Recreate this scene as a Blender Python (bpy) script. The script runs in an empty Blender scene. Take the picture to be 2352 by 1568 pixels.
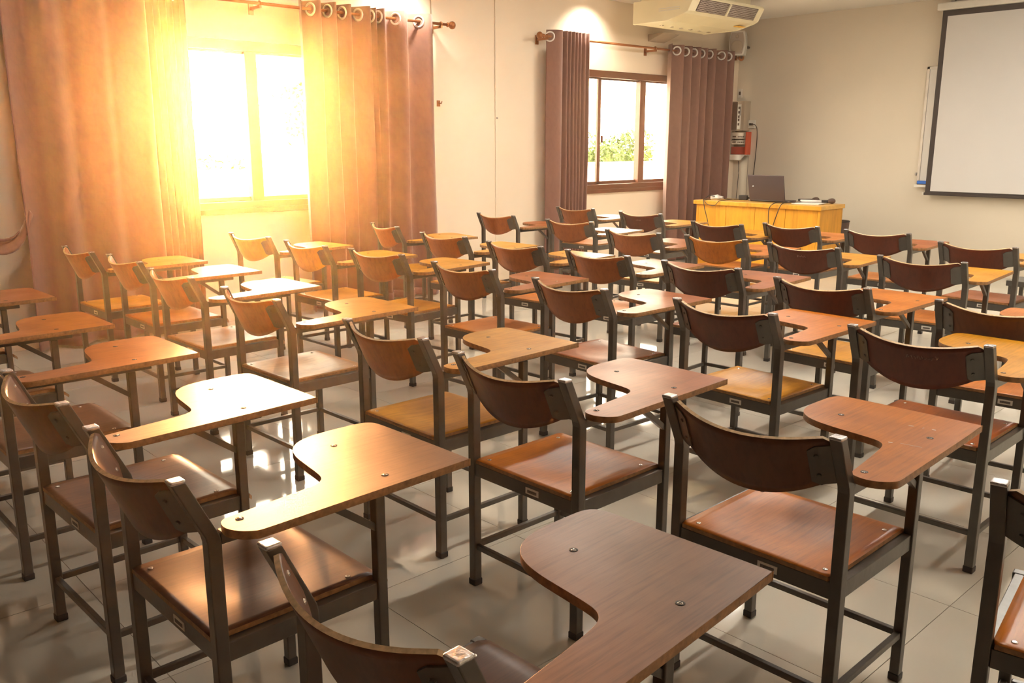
import bpy, bmesh, math, random
from mathutils import Vector, Matrix
random.seed(7)
C = bpy.context.scene.collection
SC = bpy.context.scene
PI = math.pi

# ------------------------------------------------------------------ camera
cam_d = bpy.data.cameras.new('camera'); cam = bpy.data.objects.new('camera', cam_d); C.objects.link(cam)
F, YAW, PIT, H = 2025.0, 0.8215, 0.22168, 1.4227
cam_d.sensor_width = 36.0; cam_d.lens = F/2352*36.0; cam_d.clip_start = 0.02; cam_d.clip_end = 400
cam.location = (0, 0, H); cam.rotation_euler = (PI/2-PIT, 0, YAW)
SC.camera = cam

# ------------------------------------------------------------------ light
SC.view_settings.view_transform = 'Standard'; SC.view_settings.look = 'None'
SC.view_settings.gamma = 1.0; SC.view_settings.use_curve_mapping = False
SC.view_settings.exposure = 0.90
SC.cycles.use_denoising = True
SC.cycles.use_adaptive_sampling = True; SC.cycles.adaptive_threshold = 0.035; SC.cycles.max_bounces = 7; SC.cycles.volume_bounces = 0; SC.cycles.diffuse_bounces = 3
SC.cycles.glossy_bounces = 3; SC.cycles.transparent_max_bounces = 12
SC.cycles.sample_clamp_indirect = 6.0; SC.cycles.caustics_reflective = False; SC.cycles.caustics_refractive = False
SKY = 15.0
w = bpy.data.worlds.new('sky'); SC.world = w; w.use_nodes = True
bg = w.node_tree.nodes['Background']; bg.inputs[0].default_value = (1.0, 0.83, 0.62, 1); bg.inputs[1].default_value = SKY

WX, FY, CZ = -6.75, 10.3, 2.94          # window wall, front wall, ceiling
RX, BY = 2.3, -2.6                      # right and back walls, outside the frame
OPEN = [(2.02, 4.92), (6.93, 9.83)]     # the two window openings along the wall
SILL, HEAD = 0.90, 2.20

def light(name, kind, loc, power, color, rot=None, aim=None, **kw):
    d = bpy.data.lights.new(name, kind); d.energy = power; d.color = color
    for k, v in kw.items(): setattr(d, k, v)
    o = bpy.data.objects.new(name, d); C.objects.link(o); o.location = loc
    if aim is not None: o.rotation_euler = (Vector(aim)-Vector(loc)).to_track_quat('-Z', 'Y').to_euler()
    if rot is not None: o.rotation_euler = rot
    return o
# low warm sun shining in through the first window towards the camera
SUN_EL = math.radians(3.2); SUN_AZ = math.atan2(-0.476, 0.88)
sd = Vector((math.cos(SUN_EL)*math.cos(SUN_AZ), math.cos(SUN_EL)*math.sin(SUN_AZ), -math.sin(SUN_EL)))
sun = light('sun', 'SUN', (-12, 7, 5), 46.0, (1.0, 0.40, 0.13)); sun.data.angle = math.radians(9)
sun.rotation_euler = sd.to_track_quat('-Z', 'Y').to_euler()
for a, b in OPEN:                        # sampling portals in the window openings
    o = light('window_portal', 'AREA', (WX-0.13, (a+b)/2, (SILL+HEAD)/2), 1, (1, 1, 1), rot=(0, -PI/2, 0), shape='RECTANGLE', size=HEAD-SILL, size_y=b-a)
    o.data.cycles.is_portal = True

# ------------------------------------------------------------------ materials
def new_mat(name):
    m = bpy.data.materials.new(name); m.use_nodes = True
    return m, m.node_tree, m.node_tree.nodes['Principled BSDF']
def mix_rgb(nt, mode, fac=0.5):
    n = nt.nodes.new('ShaderNodeMix'); n.data_type = 'RGBA'; n.blend_type = mode; n.inputs[0].default_value = fac
    return n
def ramp(nt, stops):
    r = nt.nodes.new('ShaderNodeValToRGB'); e = r.color_ramp.elements
    while len(e) < len(stops): e.new(0.5)
    for k, (p, c) in zip(e, stops): k.position = p; k.color = (*c, 1)
    return r
def noise(nt, scale, detail=4, coord='Object', stretch=(1, 1, 1), rough=0.55):
    tc = nt.nodes.new('ShaderNodeTexCoord'); mp = nt.nodes.new('ShaderNodeMapping'); mp.inputs['Scale'].default_value = stretch
    n = nt.nodes.new('ShaderNodeTexNoise'); n.inputs['Scale'].default_value = scale; n.inputs['Detail'].default_value = detail
    n.inputs['Roughness'].default_value = rough
    nt.links.new(tc.outputs[coord], mp.inputs[0]); nt.links.new(mp.outputs[0], n.inputs[0])
    return n
def plain(name, col, rough=0.5, metal=0.0, var=0.12, scale=9, bump=0.0, spec=0.5, coat=0.0, bscale=60):
    m, nt, b = new_mat(name)
    n = noise(nt, scale); r = ramp(nt, [(0.3, tuple(c*(1-var) for c in col)), (0.7, tuple(min(1, c*(1+var)) for c in col))])
    nt.links.new(n.outputs['Fac'], r.inputs[0]); nt.links.new(r.outputs[0], b.inputs['Base Color'])
    b.inputs['Roughness'].default_value = rough; b.inputs['Metallic'].default_value = metal
    b.inputs['Specular IOR Level'].default_value = spec; b.inputs['Coat Weight'].default_value = coat
    if bump:
        n2 = noise(nt, bscale, 6); bp = nt.nodes.new('ShaderNodeBump'); bp.inputs['Strength'].default_value = bump; bp.inputs['Distance'].default_value = 0.004
        nt.links.new(n2.outputs['Fac'], bp.inputs['Height']); nt.links.new(bp.outputs[0], b.inputs['Normal'])
    return m
def wood(name, rough=0.3, stretch=(24, 1.1, 24), worn=0.25, base=None, scale=5):
    """varnished plywood; its hue comes from the colour of the object"""
    m, nt, b = new_mat(name)
    oi = nt.nodes.new('ShaderNodeObjectInfo')
    g = noise(nt, scale, 8, stretch=stretch, rough=0.7); gr = ramp(nt, [(0.28, (0.66,)*3), (0.5, (0.98,)*3), (0.75, (1.16,)*3)])
    nt.links.new(g.outputs['Fac'], gr.inputs[0])
    p = noise(nt, 4.5, 3)
    def rng(lo, hi, a0, a1):
        n_ = nt.nodes.new('ShaderNodeMapRange'); n_.interpolation_type = 'SMOOTHSTEP'
        for i_, v_ in enumerate((lo, hi, a0, a1)): n_.inputs[1+i_].default_value = v_
        nt.links.new(p.outputs['Fac'], n_.inputs[0]); return n_
    pr = nt.nodes.new('ShaderNodeCombineColor')
    for i_, (lo_, hi_) in enumerate(((0.62, 1.10), (0.55, 1.10), (0.50, 1.10))): nt.links.new(rng(0.25, 0.75, lo_, hi_).outputs[0], pr.inputs[i_])
    # every piece gets its own patch of the pattern
    for n in (g, p):
        mp = n.inputs[0].links[0].from_node
        v = nt.nodes.new('ShaderNodeVectorMath'); v.operation = 'SCALE'; v.inputs['Scale'].default_value = 9.0
        cx = nt.nodes.new('ShaderNodeCombineXYZ'); nt.links.new(oi.outputs['Random'], cx.inputs[0]); nt.links.new(oi.outputs['Random'], cx.inputs[1])
        nt.links.new(cx.outputs[0], v.inputs[0]); nt.links.new(v.outputs[0], mp.inputs['Location'])
    a = mix_rgb(nt, 'MULTIPLY', 1.0); c = mix_rgb(nt, 'MULTIPLY', worn*2.2 if worn*2.2 < 1 else 1)
    if base: a.inputs[6].default_value = (*base, 1)
    else: nt.links.new(oi.outputs['Color'], a.inputs[6])
    nt.links.new(gr.outputs[0], a.inputs[7])
    nt.links.new(a.outputs[2], c.inputs[6]); nt.links.new(pr.outputs[0], c.inputs[7]); nt.links.new(c.outputs[2], b.inputs['Base Color'])
    nt.links.new(rng(0.2, 0.8, rough+0.07, rough-0.03).outputs[0], b.inputs['Roughness'])
    bp = nt.nodes.new('ShaderNodeBump'); bp.inputs['Strength'].default_value = 0.22; bp.inputs['Distance'].default_value = 0.0012
    nt.links.new(g.outputs['Fac'], bp.inputs['Height']); nt.links.new(bp.outputs[0], b.inputs['Normal'])
    b.inputs['Specular IOR Level'].default_value = 0.33
    return m
def fabric(name, col, trans=0.3):
    m, nt, b = new_mat(name)
    n = noise(nt, 34, 6, stretch=(1, 1, 0.5)); r = ramp(nt, [(0.3, tuple(c*0.94 for c in col)), (0.7, tuple(c*1.05 for c in col))])
    nt.links.new(n.outputs['Fac'], r.inputs[0])
    # tone-in-tone scroll pattern woven into the cloth
    n2 = noise(nt, 7.0, 3, stretch=(1, 1, 0.8)); wv = nt.nodes.new('ShaderNodeTexWave'); wv.wave_type = 'RINGS'; wv.inputs['Scale'].default_value = 5; wv.inputs['Distortion'].default_value = 9
    wv.inputs['Detail'].default_value = 3
    tc = nt.nodes.new('ShaderNodeTexCoord'); nt.links.new(tc.outputs['Object'], wv.inputs[0])
    rw = ramp(nt, [(0.0, (0.78,)*3), (0.25, (1.0,)*3)]); nt.links.new(wv.outputs['Fac'], rw.inputs[0])
    a = mix_rgb(nt, 'MULTIPLY', 0.22); nt.links.new(r.outputs[0], a.inputs[6]); nt.links.new(rw.outputs[0], a.inputs[7])
    nt.links.new(a.outputs[2], b.inputs['Base Color']); b.inputs['Roughness'].default_value = 0.75
    b.inputs['Sheen Weight'].default_value = 0.3
    t = nt.nodes.new('ShaderNodeBsdfTranslucent'); nt.links.new(a.outputs[2], t.inputs[0])
    mx = nt.nodes.new('ShaderNodeMixShader'); mx.inputs[0].default_value = trans
    out = nt.nodes['Material Output']
    nt.links.new(b.outputs[0], mx.inputs[1]); nt.links.new(t.outputs[0], mx.inputs[2]); nt.links.new(mx.outputs[0], out.inputs[0])
    return m
M = {}
M['wall'] = plain('wall_paint', (0.86, 0.735, 0.575), 0.55, var=0.03, scale=1.5, bump=0.15, bscale=40)
M['front'] = plain('front_wall_paint', (0.68, 0.605, 0.49), 0.6, var=0.03, scale=1.2, bump=0.15, bscale=40)
M['backwall'] = plain('brown_back_wall', (0.22, 0.15, 0.10), 0.6, var=0.1, scale=2)
M['addeddoor'] = plain('added_dark_door', (0.15, 0.075, 0.032), 0.6, var=0.2, scale=5)  # dark tone set to limit the sun's bounce off the right wall
M['ceiling'] = plain('ceiling_paint', (0.76, 0.73, 0.68), 0.8, var=0.02, scale=1)
M['steel'] = plain('grey_enamel_steel', (0.088, 0.080, 0.068), 0.30, metal=0.15, var=0.18, scale=14, bump=0.12, bscale=50)
M['rubber'] = plain('black_rubber', (0.035, 0.03, 0.028), 0.6)
M['cap'] = plain('bare_steel_cap', (0.55, 0.54, 0.55), 0.25, metal=0.8, var=0.3, scale=60, bump=0.5, bscale=90)
M['screw'] = plain('screw_steel', (0.72, 0.66, 0.6), 0.25, metal=0.9)
M['hole'] = plain('screw_slot', (0.03, 0.025, 0.02), 0.6)
M['tag'] = plain('paper_tag', (0.72, 0.69, 0.62), 0.5, var=0.05)
M['tagink'] = plain('tag_ink', (0.12, 0.10, 0.09), 0.5, var=0.4, scale=240)
M['board'] = wood('tablet_plywood', 0.33, worn=0.28)
M['seatw'] = wood('seat_plywood', 0.325, worn=0.36)
M['backw'] = wood('back_plywood', 0.34, stretch=(10, 10, 1.1), worn=0.22)
M['edge'] = plain('shaded_plywood_edge', (0.30, 0.15, 0.055), 0.5, var=0.35, scale=70)  # edge tone darkened to carry the shade on the near tablets
M['litbackedge'] = plain('pale_highlit_edge', (0.60, 0.42, 0.22), 0.45, var=0.3, scale=70)  # pale ply, lightened to carry the highlight along the back tops
M['desk'] = wood('desk_veneer', 0.35, stretch=(9, 9, 1.0), worn=0.08, base=(0.72, 0.33, 0.03), scale=1.5)
M['desktop'] = wood('desk_top_veneer', 0.35, stretch=(1.2, 9, 9), worn=0.08, base=(0.74, 0.42, 0.10), scale=1.5)
M['curtain'] = fabric('taupe_curtain', (0.23, 0.108, 0.08), 0.06)
M['hem'] = fabric('taupe_hem', (0.21, 0.10, 0.075), 0.06)
M['ring'] = plain('silver_eyelet', (0.80, 0.76, 0.72), 0.3, metal=0.4)
M['rod'] = plain('bronze_rod', (0.35, 0.13, 0.045), 0.3, metal=0.6)
M['frame'] = plain('brown_window_frame', (0.12, 0.036, 0.016), 0.35, var=0.1)
M['white'] = plain('white_plastic', (0.72, 0.69, 0.62), 0.35, var=0.04)
M['ac'] = plain('aged_cream_casing', (0.78, 0.70, 0.47), 0.32, var=0.05, scale=4)
M['slot'] = plain('dark_grille', (0.10, 0.06, 0.045), 0.6)
M['mesh'] = plain('speaker_cloth', (0.45, 0.38, 0.32), 0.8, var=0.25, scale=300)
M['screen'] = plain('matte_screen_cloth', (0.62, 0.60, 0.58), 0.85, var=0.015, scale=2)
M['black'] = plain('black_border', (0.035, 0.025, 0.022), 0.55)
M['alu'] = plain('aluminium_trim', (0.62, 0.58, 0.52), 0.35, metal=0.5)
M['wboard'] = plain('whiteboard_enamel', (0.74, 0.71, 0.66), 0.2, var=0.02)
M['blue'] = plain('blue_plastic', (0.03, 0.16, 0.62), 0.4)
M['red'] = plain('red_panel', (0.62, 0.09, 0.035), 0.35)
M['darkred'] = plain('dark_red_plastic', (0.30, 0.035, 0.02), 0.2)
M['laptop'] = plain('grey_laptop_lid', (0.085, 0.065, 0.07), 0.35, metal=0.4, var=0.05)
M['cable'] = plain('black_cable', (0.04, 0.028, 0.025), 0.45)
M['paper'] = plain('paper', (0.75, 0.72, 0.68), 0.7, var=0.05)
M['beige'] = plain('beige_box', (0.45, 0.37, 0.28), 0.5, var=0.05)
M['grout'] = plain('floor_grout', (0.22, 0.18, 0.14), 0.8)
M['render'] = plain('white_render', (0.75, 0.73, 0.70), 0.8)
M['grass'] = plain('ground_gravel', (0.35, 0.34, 0.28), 0.9, var=0.3, scale=3)
M['leaf'] = plain('leaf_green', (0.055, 0.10, 0.012), 0.6, var=0.5, scale=3)
M['bark'] = plain('bark', (0.14, 0.10, 0.06), 0.9, var=0.3)
M['scratch'] = plain('chalky_scratch', (0.42, 0.26, 0.18), 0.7, var=0.3, scale=100)
M['yellow'] = plain('yellow_sticker', (0.75, 0.42, 0.05), 0.5)
# polished tile
m, nt, b = new_mat('polished_tile'); M['tile'] = m
n = noise(nt, 2.2, 6); r = ramp(nt, [(0.3, (0.58, 0.54, 0.455)), (0.7, (0.64, 0.60, 0.51))]); nt.links.new(n.outputs['Fac'], r.inputs[0])
nt.links.new(r.outputs[0], b.inputs['Base Color']); b.inputs['Roughness'].default_value = 0.06; b.inputs['Specular IOR Level'].default_value = 0.95
n2 = noise(nt, 3.0, 2); bp = nt.nodes.new('ShaderNodeBump'); bp.inputs['Strength'].default_value = 0.05; bp.inputs['Distance'].default_value = 0.01
nt.links.new(n2.outputs['Fac'], bp.inputs['Height']); nt.links.new(bp.outputs[0], b.inputs['Normal'])
# window glass: clear with a faint reflection
m = bpy.data.materials.new('window_glass'); m.use_nodes = True; nt = m.node_tree; nt.nodes.clear(); M['glass'] = m
tr = nt.nodes.new('ShaderNodeBsdfTransparent'); tr.inputs[0].default_value = (0.95, 0.96, 0.95, 1); gl = nt.nodes.new('ShaderNodeBsdfGlossy'); gl.inputs['Roughness'].default_value = 0.02
mx = nt.nodes.new('ShaderNodeMixShader'); mx.inputs[0].default_value = 0.06; out = nt.nodes.new('ShaderNodeOutputMaterial')
nt.links.new(tr.outputs[0], mx.inputs[1]); nt.links.new(gl.outputs[0], mx.inputs[2]); nt.links.new(mx.outputs[0], out.inputs[0])
def emit(name, col, s):
    m = bpy.data.materials.new(name); m.use_nodes = True; nt = m.node_tree; nt.nodes.clear()
    e = nt.nodes.new('ShaderNodeEmission'); e.inputs[0].default_value = (*col, 1); e.inputs[1].default_value = s
    o = nt.nodes.new('ShaderNodeOutputMaterial'); nt.links.new(e.outputs[0], o.inputs[0]); return m
M['lamp'] = emit('lamp_diffuser', (1.0, 0.91, 0.79), 60.0)

# ------------------------------------------------------------------ mesh helpers
def box(bm, lo, hi, mi=0, rot=None, pivot=(0, 0, 0)):
    vs = [bm.verts.new((x, y, z)) for x in (lo[0], hi[0]) for y in (lo[1], hi[1]) for z in (lo[2], hi[2])]
    for idx in ((0, 1, 3, 2), (4, 6, 7, 5), (0, 4, 5, 1), (2, 3, 7, 6), (0, 2, 6, 4), (1, 5, 7, 3)):
        f = bm.faces.new([vs[i] for i in idx]); f.material_index = mi
    if rot is not None:
        R = Matrix.Translation(pivot) @ rot @ Matrix.Translation([-c for c in pivot])
        for v in vs: v.co = R @ v.co
    return vs
def frames_along(pts):
    out = []; up0 = Vector((0, 0, 1))
    for i, p in enumerate(pts):
        t = (pts[min(i+1, len(pts)-1)]-pts[max(i-1, 0)]).normalized()
        s = t.cross(up0)
        if s.length < 1e-3: s = t.cross(Vector((0, 1, 0)))
        s.normalize(); out.append((p, s, s.cross(t).normalized()))
    return out
def sweep(bm, pts, prof, mi=0, closed_ends=True, smooth=False):
    pts = [Vector(p) for p in pts]; rings = []
    for p, s, u in frames_along(pts):
        rings.append([bm.verts.new(p+s*a+u*b_) for a, b_ in prof])
    n = len(prof)
    for a, b_ in zip(rings, rings[1:]):
        for i in range(n):
            f = bm.faces.new((a[i], a[(i+1) % n], b_[(i+1) % n], b_[i])); f.material_index = mi; f.smooth = smooth
    if closed_ends:
        for rg in (rings[0][::-1], rings[-1]):
            f = bm.faces.new(rg); f.material_index = mi
def circ(r, n=10): return [(r*math.cos(2*PI*i/n), r*math.sin(2*PI*i/n)) for i in range(n)]
def tube(bm, pts, r, n=8, mi=0): sweep(bm, pts, circ(r, n), mi, True, True)
def rect(a, b_): return [(-a, -b_), (a, -b_), (a, b_), (-a, b_)]
def lathe(bm, prof, axis='z', c=(0, 0, 0), n=20, mi=0):
    rings = []
    for r, h in prof:
        ring = []
        for i in range(n):
            t = 2*PI*i/n; x, y, z = r*math.cos(t), r*math.sin(t), h
            if axis == 'y': x, y, z = x, h, y
            if axis == 'x': x, y, z = h, x, y
            ring.append(bm.verts.new((x+c[0], y+c[1], z+c[2])))
        rings.append(ring)
    for a, b_ in zip(rings, rings[1:]):
        for i in range(n):
            f = bm.faces.new((a[i], a[(i+1) % n], b_[(i+1) % n], b_[i])); f.material_index = mi; f.smooth = True
    for rg in (rings[0][::-1], rings[-1]):
        f = bm.faces.new(rg); f.material_index = mi
def torus(bm, c, axis, R, r, n=24, k=8, mi=0):
    axis = Vector(axis).normalized(); a = axis.orthogonal().normalized(); b_ = axis.cross(a); c = Vector(c); rings = []
    for i in range(n):
        t = 2*PI*i/n; d = a*math.cos(t)+b_*math.sin(t)
        rings.append([bm.verts.new(c+d*(R+r*math.cos(2*PI*j/k))+axis*r*math.sin(2*PI*j/k)) for j in range(k)])
    for i in range(n):
        A, B = rings[i], rings[(i+1) % n]
        for j in range(k):
            f = bm.faces.new((A[j], A[(j+1) % k], B[(j+1) % k], B[j])); f.smooth = True; f.material_index = mi
def prism(bm, outline, z0, z1, mi=0, side=None, smooth=False):
    lo = [bm.verts.new((x, y, z0)) for x, y in outline]; hi = [bm.verts.new((x, y, z1)) for x, y in outline]
    f = bm.faces.new(lo[::-1]); f.material_index = mi; f = bm.faces.new(hi); f.material_index = mi; n = len(lo)
    for i in range(n):
        f = bm.faces.new((lo[i], lo[(i+1) % n], hi[(i+1) % n], hi[i])); f.material_index = mi if side is None else side; f.smooth = smooth
def obj(name, bm, mats, parent=None, bevel=0.0, segs=2, loc=None):
    me = bpy.data.meshes.new(name); bmesh.ops.recalc_face_normals(bm, faces=bm.faces); bm.to_mesh(me); bm.free()
    for mm in (mats if isinstance(mats, (list, tuple)) else [mats]): me.materials.append(M[mm])
    o = bpy.data.objects.new(name, me); C.objects.link(o)
    if parent is not None: o.parent = parent
    if loc is not None: o.location = loc
    if bevel:
        md = o.modifiers.new('bevel', 'BEVEL'); md.width = bevel; md.segments = segs; md.limit_method = 'ANGLE'; md.angle_limit = 0.7
    return o
def tag(o, label=None, cat=None, group=None, kind=None):
    if label: o['label'] = label
    if cat: o['category'] = cat
    if group: o['group'] = group
    if kind: o['kind'] = kind
    return o
def thing(name, label, cat, loc=(0, 0, 0), rz=0, group=None):
    o = bpy.data.objects.new(name, None); C.objects.link(o); o.location = loc; o.rotation_euler = (0, 0, rz); o.empty_display_size = 0.1
    return tag(o, label, cat, group)
def struct(o): o['kind'] = 'structure'; return o
def bb(*boxes):
    bm = bmesh.new()
    for b_ in boxes: box(bm, *b_)
    return bm
def catmull(pts, n=6, closed=False):
    P = [Vector(p) for p in pts]; out = []; N = len(P); rng = range(N) if closed else range(N-1)
    for i in rng:
        g = (lambda k: P[k % N]) if closed else (lambda k: P[min(max(k, 0), N-1)])
        a, b_, c, d = g(i-1), g(i), g(i+1), g(i+2)
        for j in range(n):
            t = j/n; out.append(0.5*((2*b_)+(c-a)*t+(2*a-5*b_+4*c-d)*t*t+(3*b_-a-3*c+d)*t**3))
    if not closed: out.append(P[-1])
    return out

# ------------------------------------------------------------------ room shell
TH = 0.16
bm = bmesh.new()
ys = [BY, OPEN[0][0], OPEN[0][1], OPEN[1][0], OPEN[1][1], FY]
for i in range(5):
    if i % 2 == 0: box(bm, (WX-TH, ys[i], 0), (WX, ys[i+1], CZ))
    else: box(bm, (WX-TH, ys[i], 0), (WX, ys[i+1], SILL)); box(bm, (WX-TH, ys[i], HEAD), (WX, ys[i+1], CZ))
struct(obj('wall_left', bm, 'wall'))
struct(obj('wall_front', bb(((WX-TH, FY, 0), (RX+TH, FY+TH, CZ))), 'front'))
struct(obj('wall_right', bb(((RX, BY, 0), (RX+TH, FY, CZ))), 'wall'))
struct(obj('wall_back', bb(((WX-TH, BY-TH, 0), (RX+TH, BY, CZ))), 'backwall'))
struct(obj('ceiling', bb(((WX-TH, BY-TH, CZ), (RX+TH, FY+TH, CZ+0.12))), 'ceiling'))
floor = struct(obj('floor', bb(((WX-TH, BY-TH, -0.12), (RX+TH, FY+TH, -0.0025))), 'grout'))
T = 0.65; tile_me = None
xs = [-0.91+T*k for k in range(-10, 6)]; yt = [1.43+T*k for k in range(-7, 15)]
tiles = 0
for x in xs:
    for y in yt:
        x0, x1, y0, y1 = max(x, WX), min(x+T, RX), max(y, BY), min(y+T, FY)
        if x1-x0 < 0.02 or y1-y0 < 0.02: continue
        if x > 0.6 or y < -0.6:          # outside the frame: left as one joined part below
            continue
        full = abs(x1-x0-T) < 1e-6 and abs(y1-y0-T) < 1e-6
        if full and tile_me: o = bpy.data.objects.new('floor_tile', tile_me); C.objects.link(o); o.parent = floor
        else:
            bm = bb(((-(x1-x0)/2+0.0012, -(y1-y0)/2+0.0012, -0.008), ((x1-x0)/2-0.0012, (y1-y0)/2-0.0012, 0)))
            o = obj('floor_tile', bm, 'tile', floor)
            if full: tile_me = o.data
        o.location = ((x0+x1)/2, (y0+y1)/2, random.uniform(-0.0003, 0.0)); tiles += 1
bm = bmesh.new()
for x in xs:
    for y in yt:
        x0, x1, y0, y1 = max(x, WX), min(x+T, RX), max(y, BY), min(y+T, FY)
        if x1-x0 < 0.02 or y1-y0 < 0.02 or not (x > 0.6 or y < -0.6): continue
        box(bm, (x0+0.0012, y0+0.0012, -0.008), (x1-0.0012, y1-0.0012, -0.0001))
tag(obj('far_floor_tiles', bm, 'tile', floor), kind='stuff')
# unseen double door added on the right wall, dark to cut the sun's bounce
dr = struct(obj('added_door_1', bb(((RX-0.05, -2.45, 0.0), (RX-0.002, 0.55, 2.35))), 'addeddoor'))
for y in (-2.40, -0.93):
    obj('added_door_leaf', bb(((RX-0.075, y, 0.02), (RX-0.05, y+1.42, 2.28))), 'addeddoor', dr, 0.004)
bm = bmesh.new(); tube(bm, [(RX-0.12, -0.98, 0.95), (RX-0.12, -0.98, 1.2)], 0.012, 8); box(bm, (RX-0.12, -0.99, 0.97), (RX-0.07, -0.97, 0.99)); box(bm, (RX-0.12, -0.99, 1.16), (RX-0.07, -0.97, 1.18)); obj('added_door_handle', bm, 'alu', dr)
# surface conduit strip on the window wall and thin wire above the first curtain
tr = struct(obj('trim_1', bb(((WX, 6.045, 0.0), (WX+0.012, 6.075, CZ))), 'wall', bevel=0.003))
obj('clip', bb(((WX+0.010, 6.05, 1.655), (WX+0.018, 6.07, 1.67))), 'screw', tr)
bm = bmesh.new(); tube(bm, [(WX+0.006, 5.26, 2.50), (WX+0.006, 5.26, CZ-0.002)], 0.005, 6)
tag(obj('wall_wire', bm, 'beige'), 'thin wire running up the wall above the right end of the first curtain', 'wire')

# ------------------------------------------------------------------ windows
def window(k, y0, y1, muls, handle_y):
    r = struct(thing('window_%d' % k, None, None, (WX, 0, 0)))
    xo, xi = -0.11, 0.012
    fr = bmesh.new()
    box(fr, (xo, y0, HEAD-0.075), (xi, y1, HEAD)); box(fr, (xo, y0, SILL), (xi, y1, SILL+0.06))
    box(fr, (xo, y0, SILL), (xi, y0+0.05, HEAD)); box(fr, (xo, y1-0.05, SILL), (xi, y1, HEAD))
    obj('window_frame', fr, 'frame', r, 0.004)
    obj('window_sill', bb(((xo, y0-0.03, SILL-0.035), (0.03, y1+0.03, SILL+0.008))), 'frame', r, 0.004)
    edges = [y0+0.05]+[mm for mm, ww in muls]+[y1-0.05]
    for i in range(len(edges)-1):
        a, b_ = edges[i], edges[i+1]; xs_ = -0.07 if i % 2 else -0.035
        s = bmesh.new(); t = 0.035
        wl = 0.045
        box(s, (xs_-0.015, a, SILL+0.06), (xs_+0.015, a+wl, HEAD-0.075)); box(s, (xs_-0.015, b_-wl, SILL+0.06), (xs_+0.015, b_, HEAD-0.075))
        box(s, (xs_-0.015, a, SILL+0.06), (xs_+0.015, b_, SILL+0.06+t)); box(s, (xs_-0.015, a, HEAD-0.075-t*0.5), (xs_+0.015, b_, HEAD-0.075))
        sash = obj('sash', s, 'frame', r, 0.003)
        obj('pane', bb(((xs_-0.003, a+wl, SILL+0.06+t), (xs_+0.003, b_-wl, HEAD-0.075-t*0.5))), 'glass', sash)
    for mm, ww in muls:
        if ww > 0.07: obj('meeting_stile', bb(((-0.085, mm-ww/2, SILL+0.06), (-0.012, mm+ww/2, HEAD-0.075))), 'frame', r, 0.004)
    obj('latch', bb(((-0.02, handle_y-0.012, 1.42), (0.0, handle_y+0.012, 1.50))), 'frame', r, 0.004)
    return r
window(1, 2.02, 4.92, [(2.74, 0.04), (3.46, 0.10), (4.19, 0.04)], 4.19)
window(2, 6.93, 9.83, [(7.65, 0.04), (8.38, 0.10), (9.10, 0.04)], 7.665)

# ------------------------------------------------------------------ outside
tag(obj('ground', bb(((-60, -40, -0.5), (WX-TH, 60, -0.35))), 'grass'), kind='structure')
tag(obj('boundary_wall', bb(((-11.2, -10, -0.4), (-11.0, 40, 1.04)), ((-11.24, -10, 1.04), (-10.96, 40, 1.07))), 'render'), 'low white boundary wall outside, seen through the right window', 'wall')
struct(obj('unseen_sun_block', bb(((-19, 10.3, -0.4), (-15.5, 15.6, 5.5))), 'render'))  # unseen block added to keep the sun out of the second window
def bush(x, y, z, rx, ry, rz, n, label, name='bush', seed=1):
    rnd = random.Random(seed); root = thing(name, label, 'bush' if name == 'bush' else 'tree', (x, y, -0.4))
    st = bmesh.new()
    for k in range(5):
        a = 2*PI*k/5; tube(st, [(0, 0, 0), (0.1*math.cos(a), 0.1*math.sin(a), (z-rz*.3+0.4)*0.5), (rx*0.55*math.cos(a), ry*0.55*math.sin(a), z+0.3+0.3*rz)], 0.03, 6)
    obj('stem', st, 'bark', root)
    bm = bmesh.new(); blobs = [(rnd.uniform(-.75, .75)*rx, rnd.uniform(-.8, .8)*ry, z+0.4+rnd.uniform(-.7, .55)*rz, rnd.uniform(.25, .5)) for _ in range(16)]
    for i in range(n):
        bx, by, bz, br = rnd.choice(blobs); d = Vector((rnd.gauss(0, 1), rnd.gauss(0, 1), rnd.gauss(0, 1))).normalized()*br*rnd.uniform(.75, 1.1)*min(1, rz*1.4)
        c = Vector((bx, by, bz))+d; s = rnd.uniform(.028, .06); u = Vector((rnd.gauss(0, 1), rnd.gauss(0, 1), rnd.gauss(0, 1))).normalized(); v = u.orthogonal().normalized()
        q = [c-u*s, c-v*s*.45, c+u*s, c+v*s*.45+d.normalized()*s*.2]
        bm.faces.new([bm.verts.new(p) for p in q])
    tag(obj('foliage', bm, 'leaf', root), kind='stuff')
bush(-13.2, 14.6, 1.0, 0.9, 1.3, 0.75, 7000, 'leafy green bush beyond the boundary wall, left half of the right window', seed=3)
bush(-14.9, 17.7, 0.7, 0.7, 0.9, 0.45, 3500, 'smaller green bush beyond the wall, behind the middle stile of the right window', seed=5)
bush(-13.0, 6.2, 0.9, 0.6, 0.5, 0.35, 500, 'low pale bush seen through the left pane of the first window', seed=8)
bush(-14.0, 8.3, 2.0, 0.5, 0.5, 0.6, 500, 'taller pale shrub beside the curtain in the first window', seed=9)
bm = bmesh.new(); tube(bm, [(-13, 5.0, 2.02), (-13, 7.0, 1.98)], 0.012, 6); box(bm, (-13.05, 4.9, -0.4), (-12.95, 5.0, 2.1)); box(bm, (-13.05, 7.0, -0.4), (-12.95, 7.1, 2.1))
tag(obj('washing_line', bm, 'bark'), 'thin line strung outside the left pane of the first window', 'washing line')

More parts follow.
